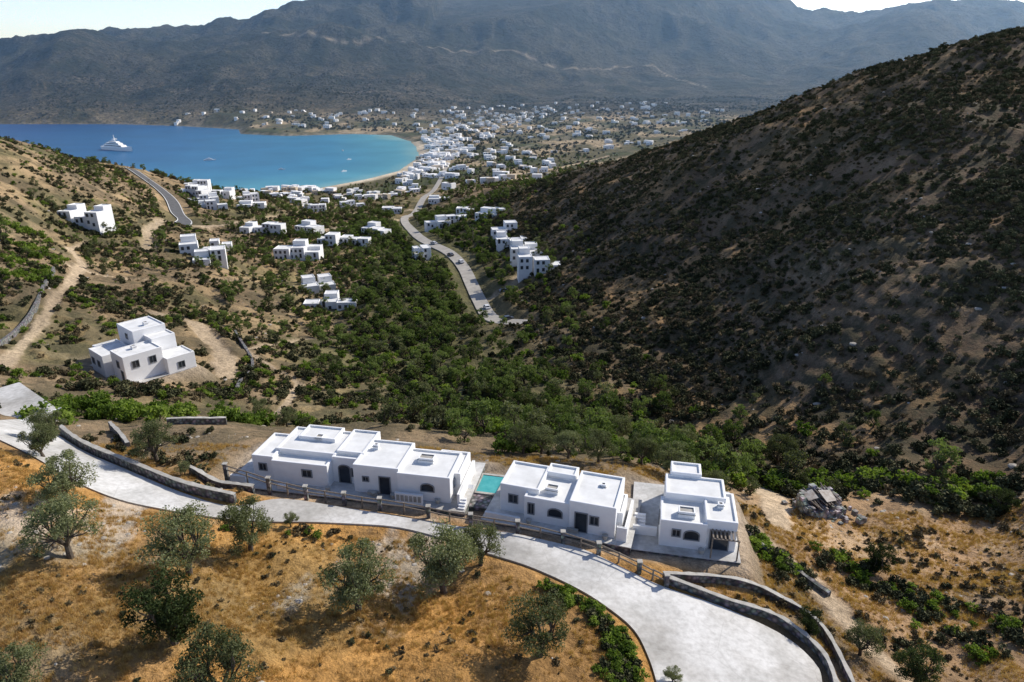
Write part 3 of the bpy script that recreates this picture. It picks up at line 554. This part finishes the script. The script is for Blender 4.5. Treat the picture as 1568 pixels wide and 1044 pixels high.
T=nums("-31.6,39.8,5.4 -23.8,40.4,5.8 -21.2,45.2,5 -36.2,46.9,5.1 -44.6,56.5,3.9 -36.1,60.2,4.9 -31.9,57.1,1.6 -21.1,33.0,5.6 -11.0,38.6,5.8 -5.2,42.0,6.4 -2.6,45.2,4.2 1.8,34.7,5 -16.5,28.6,5.2 -27.6,28.3,3.8 10.7,34.0,1.5 22.9,40.8,2.6 26.5,39.6,3.2 34.6,52.4,3.4 29,36.7,3.8 -19.3,49.6,1.6 56.1,65.8,3.4 18,99.5,4.9 25.6,90.8,5.5 1.2,67.4,4 3.4,68.4,4 6.2,65.5,3.8 9.5,64.9,4.2 14.5,66,4.2 17.6,64,4.6 39.3,87.2,5.8 36.5,88.8,4.4 11,105.6,3.4 -43.4,105.1,4 -33.8,90.8,3.4 -49,63.5,4.2 21.5,62,3.5")
for i,(x,y,w) in enumerate(T):
    if i in(7,17,18,20,15): place(car_[i%2],'carob_tree',x,y,w)
    else: place(olv[i%5],'olive_tree',x,y,w)
def bush_mesh(name,seed,leafm,nc=9,per=34,ls=.075,h=.55):
    R=np.random.default_rng(seed); cs=[];rd=[]
    for i in range(nc):
        t=R.uniform(0,6.28); q=R.random()**.5*.36; cs.append(np.array([q*math.cos(t),q*math.sin(t),R.uniform(.08,h)*(1-q*1.2)+.03])); rd.append(R.uniform(.13,.22))
    V,F=leaves(cs,rd,per,ls,.6,R,.8)
    b=MB()
    for c_,r_ in zip(cs,rd):
        b.tube((0,0,-.1),tuple(c_),.02,.008,4,1)
        pts=[c_+r_*.5*np.array(p)*R.uniform(.7,1.2) for p in((1,0,0),(-1,0,0),(0,1,0),(0,-1,0),(0,0,.8),(0,0,-.8))]
        b.add(pts,[(0,2,4),(2,1,4),(1,3,4),(3,0,4),(2,0,5),(1,2,5),(3,1,5),(0,3,5)],0)
    k=len(b.v); me=bpy.data.meshes.new(name); me.from_pydata(b.v+[tuple(x) for x in V],[],b.f+[tuple(int(i)+k for i in q) for q in F]); me.materials.append(leafm); me.materials.append(M_bark)
    me.polygons.foreach_set('material_index',b.m+[0]*len(F)); me.update(); return me
def scatter(name,me,P,S,sink=.04):
    if len(P)==0: return
    z=terrain(P[:,0],P[:,1])[0]; t=rng.uniform(0,6.28,len(P)); h=S/2
    v=[]
    for k in range(4):
        a=t+math.pi/4+k*math.pi/2; v.append(np.stack([P[:,0]+np.cos(a)*h*1.41421,P[:,1]+np.sin(a)*h*1.41421,z-S*sink],-1))
    v=np.stack(v,1).reshape(-1,3); f=np.arange(len(v)).reshape(-1,4)
    o=obj(name,v,f,[]); o.instance_type='FACES'; o.use_instance_faces_scale=True; o.show_instancer_for_render=False
    ch=bpy.data.objects.new(name+'_plant',me); COL.objects.link(ch); ch.parent=o
def pick(n,x0,x1,y0,y1,dens):
    y=rng.uniform(y0,y1,n); x=rng.uniform(x0,x1,n)
    keep=np.abs(x)<y*1.0+8; x,y=x[keep],y[keep]
    z,m=terrain(x,y); clear=(m['flat']<.05)&(m['pm']<.05)&(m['tr']<.1)&(m['sd']>25)
    d=dens(x,y,z,m); ok=clear&(rng.random(len(x))<d); return np.stack([x[ok],y[ok]],-1)
B_dry=[bush_mesh('shrub',300+i,L_shrub) for i in range(3)]; B_dk=[bush_mesh('juniper',310+i,L_dark,11,36,.07,.6) for i in range(3)]; B_gr=[bush_mesh('green_bush',320+i,L_green,11,38,.065,.6) for i in range(2)]
def spread(name,meshes,P,smin,smax,pw=2.):
    k=rng.integers(0,len(meshes),len(P)); S=smin+(smax-smin)*rng.random(len(P))**pw
    for i,me in enumerate(meshes): scatter(name,me,P[k==i],S[k==i])
P=pick(95000,-40,190,64,430,lambda x,y,z,m:m['rh']*(.2+.7*sstep(.40,.58,fbm(x/12,y/12,4,101)))*(1-.7*np.clip(m['tf']*1.5,0,1)))
spread('hillside_shrubs',B_dry,P[::2],.6,2.3,1.7); spread('hillside_junipers',B_dk,P[1::2],.6,3.2,2.2)
P=pick(70000,-290,0,66,480,lambda x,y,z,m:m['lh']*(.1+.75*sstep(.42,.6,fbm(x/16,y/16,4,102)))*(1-.4*(x<-190)))
k=rng.random(len(P)); spread('hillside_shrubs',B_dry,P[k<.42],.7,2.4); spread('hillside_junipers',B_dk,P[(k>=.42)&(k<.8)],.8,3.4,1.8); spread('hillside_green_bushes',B_gr,P[k>=.8],.8,2.8,1.8)
P=pick(20000,-150,70,66,520,lambda x,y,z,m:.75*np.exp(-((x-np.interp(y,[60,96,140,200,280,450],[20,16,-4,-24,-25,-70]))/(17+y*.055))**2))
T_val=[make_tree('valley_tree',400+i,(L_olive,L_vtree,L_vtree)[i],1,18,80,.03,low=.12,asp=.6) for i in range(3)]
k=rng.random(len(P)); spread('valley_trees',T_val,P[k<.45],2.6,6.0,1.4); spread('valley_bushes',B_gr,P[(k>.45)&(k<.8)],1.2,4.0,1.4); spread('valley_shrubs',B_dk+B_dry[:1],P[k>=.8],1.2,3.6,1.5)
P=pick(3500,-260,60,170,560,lambda x,y,z,m:(1-m['rh'])*.5*sstep(.4,.6,fbm(x/40,y/40,3,112))); spread('village_garden_trees',T_val,P,3,6,1.2)
P=pick(22000,-450,620,430,1100,lambda x,y,z,m:.2+.55*sstep(.4,.6,fbm(x/50,y/50,3,103))); spread('scrub_trees',[T_val[1],B_dk[0],B_dry[0]],P,2.2,6,1.5)
P=pick(26000,-1400,1200,1100,2500,lambda x,y,z,m:.12+.7*sstep(.44,.6,fbm(x/90,y/90,3,104))); spread('distant_trees',[B_dk[1],B_dk[2]],P,3.5,8.5,1.5)
def clump(name,meshes,cs,r,cnt,smin,smax):
    cs=nums(cs); P=cs[rng.integers(0,len(cs),cnt)]+rng.normal(size=(cnt,2))*r
    m=terrain(P[:,0],P[:,1])[1]; P=P[(m['flat']<.3)&(m['pm']<.3)]; spread(name,meshes,P,smin,smax,1)
clump('green_bushes',B_gr+B_dk[:1],"3.6,42.4 5.2,41.0 6.5,39.4 7.4,37.6 7.8,36.2 7.6,34.5",.7,190,.5,1.4)
clump('green_bushes',B_gr+B_dk,"22.5,52.6 24.5,51.1 25.4,49.0 23,50.5 24,55",.9,60,.9,2.0)
clump('thicket',B_dk+B_gr,"41.6,76.2 45.9,76.4 48.4,73.6 50.5,70.3 54.5,70.2 38,75 35,74 60,72",1.8,170,1.6,3.6)
clump('green_bushes',B_gr+B_dk,"33.2,51 33.9,47.8 35.2,45.1 36.4,42 40.4,43.4 31,54 38,47",1.3,90,.8,1.9)
clump('green_bushes',B_gr,"-138,184 -144,201 -131,175 -66,88 -61,83 -165,227 -59,84 -52,90 -40,88",4,140,2,4.5)
clump('green_bushes',B_dry+B_gr,"-17,48.8 -15,49.2 -19,48.6 -8,48.8 -24,48.7",.5,40,.5,1.2)
clump('green_bushes',B_dk+B_dry,"-28,56 -40,63 -46,68 -33,60 -38,68",1.6,60,.7,1.8)
P=pick(7000,-60,60,24,62,lambda x,y,z,m:.1+.6*sstep(.5,.64,fbm(x/6,y/6,3,105))); spread('low_shrubs',B_dry+B_dk[:1],P,.2,.8,2)
P=pick(2600,20,70,40,80,lambda x,y,z,m:.1+.6*sstep(.5,.62,fbm(x/6,y/6,3,115))); spread('low_shrubs',B_dry+B_dk[:1],P,.3,1.4,2)
def tuft(seed):
    R=np.random.default_rng(seed); v=[];f=[]
    for i in range(26):
        t=R.uniform(0,6.28); r_=R.uniform(0,.35); x,y=r_*math.cos(t),r_*math.sin(t); a=R.uniform(0,6.28); w=.02; l=R.uniform(.25,.6); lx,ly=R.normal()*.16,R.normal()*.16
        k=len(v); v+=[(x-w*math.cos(a),y-w*math.sin(a),0),(x+w*math.cos(a),y+w*math.sin(a),0),(x+lx,y+ly,l)]; f.append((k,k+1,k+2))
    me=bpy.data.meshes.new('grass_tuft'); me.from_pydata(v,[],f); me.materials.append(L_grass); me.update(); return me
P=pick(70000,-48,60,24,66,lambda x,y,z,m:.15+.85*sstep(.42,.58,fbm(x/3,y/3,3,106))); spread('dry_grass',[tuft(1),tuft(2),tuft(3)],P,.3,.75,1)
def rock(seed):
    R=np.random.default_rng(seed); import bmesh
    bm=bmesh.new(); bmesh.ops.create_icosphere(bm,subdivisions=2,radius=.5)
    for v in bm.verts:
        p=np.array(v.co); s=1+.5*(fbm(np.array([p[0]*3+seed]),np.array([p[1]*3+p[2]*2]),2,seed)[0]-.5); v.co=v.co*s; v.co.z*=.55
    me=bpy.data.meshes.new('stone'); bm.to_mesh(me); bm.free(); me.materials.append(M_rock); return me
P=pick(9000,-60,60,24,70,lambda x,y,z,m:.03+.6*sstep(.56,.68,fbm(x/4,y/7,5,76))); spread('loose_stones',[rock(1),rock(2),rock(5)],P,.08,.6,3)
P=pick(5000,-200,150,70,330,lambda x,y,z,m:.1+.4*m['ts']); spread('hillside_rocks',[rock(3),rock(4)],P,.3,1.5,2)
# ------------------------------------------------------------------ haze, sky, sun, camera
b=MB(); b.box(-3200,4200,760,4400,-20,560); hz=b.out('distant_haze',[])
m=bpy.data.materials.new('haze_air'); m.use_nodes=True; nt=m.node_tree; nt.nodes.clear(); o=nt.nodes.new('ShaderNodeOutputMaterial'); v=nt.nodes.new('ShaderNodeVolumeScatter'); v.inputs['Density'].default_value=1.15e-4; v.inputs['Color'].default_value=(.36,.62,1,1); v.inputs['Anisotropy'].default_value=.3; nt.links.new(v.outputs[0],o.inputs['Volume']); hz.data.materials.append(m)
AZ,EL=math.radians(57),math.radians(36)
w=bpy.data.worlds.new('World'); scene.world=w; w.use_nodes=True; nt=w.node_tree; sk=nt.nodes.new('ShaderNodeTexSky'); sk.sky_type='NISHITA'; sk.sun_disc=False; sk.sun_elevation=EL; sk.sun_rotation=AZ; sk.dust_density=.8; sk.altitude=100
g=N(nt,'ShaderNodeTexCoord').outputs['Generated']; sp=N(nt,'ShaderNodeSeparateXYZ'); nt.links.new(g,sp.inputs[0])
hzr=ramp(nt,math_(nt,'ABSOLUTE',sp.outputs['Z']),[(0.,(.95,1.,1.)),(.12,(.97,.98,1.)),(.35,(.56,.54,.50))])
hs=mixc(nt,1.,sk.outputs[0],hzr,'MULTIPLY'); hs=mixc(nt,1.,hs,(1.6,1.65,2.0),'MULTIPLY')
nt.links.new(hs,nt.nodes['Background'].inputs[0]); nt.nodes['Background'].inputs[1].default_value=.135
l=bpy.data.lights.new('sun','SUN'); l.energy=5; l.angle=math.radians(.5); l.color=(1,.935,.83); so_=bpy.data.objects.new('sun',l); COL.objects.link(so_)
so_.rotation_euler=Vector((math.sin(AZ)*math.cos(EL),math.cos(AZ)*math.cos(EL),math.sin(EL))).to_track_quat('Z','Y').to_euler(); so_.location=(0,0,300)
cam=bpy.data.cameras.new('camera'); cam.lens=24; cam.clip_end=30000; co=bpy.data.objects.new('camera',cam); COL.objects.link(co); co.location=(0,0,HC); co.rotation_euler=(math.radians(68.5),0,0); scene.camera=co
scene.view_settings.view_transform='Standard'; scene.view_settings.look='None'
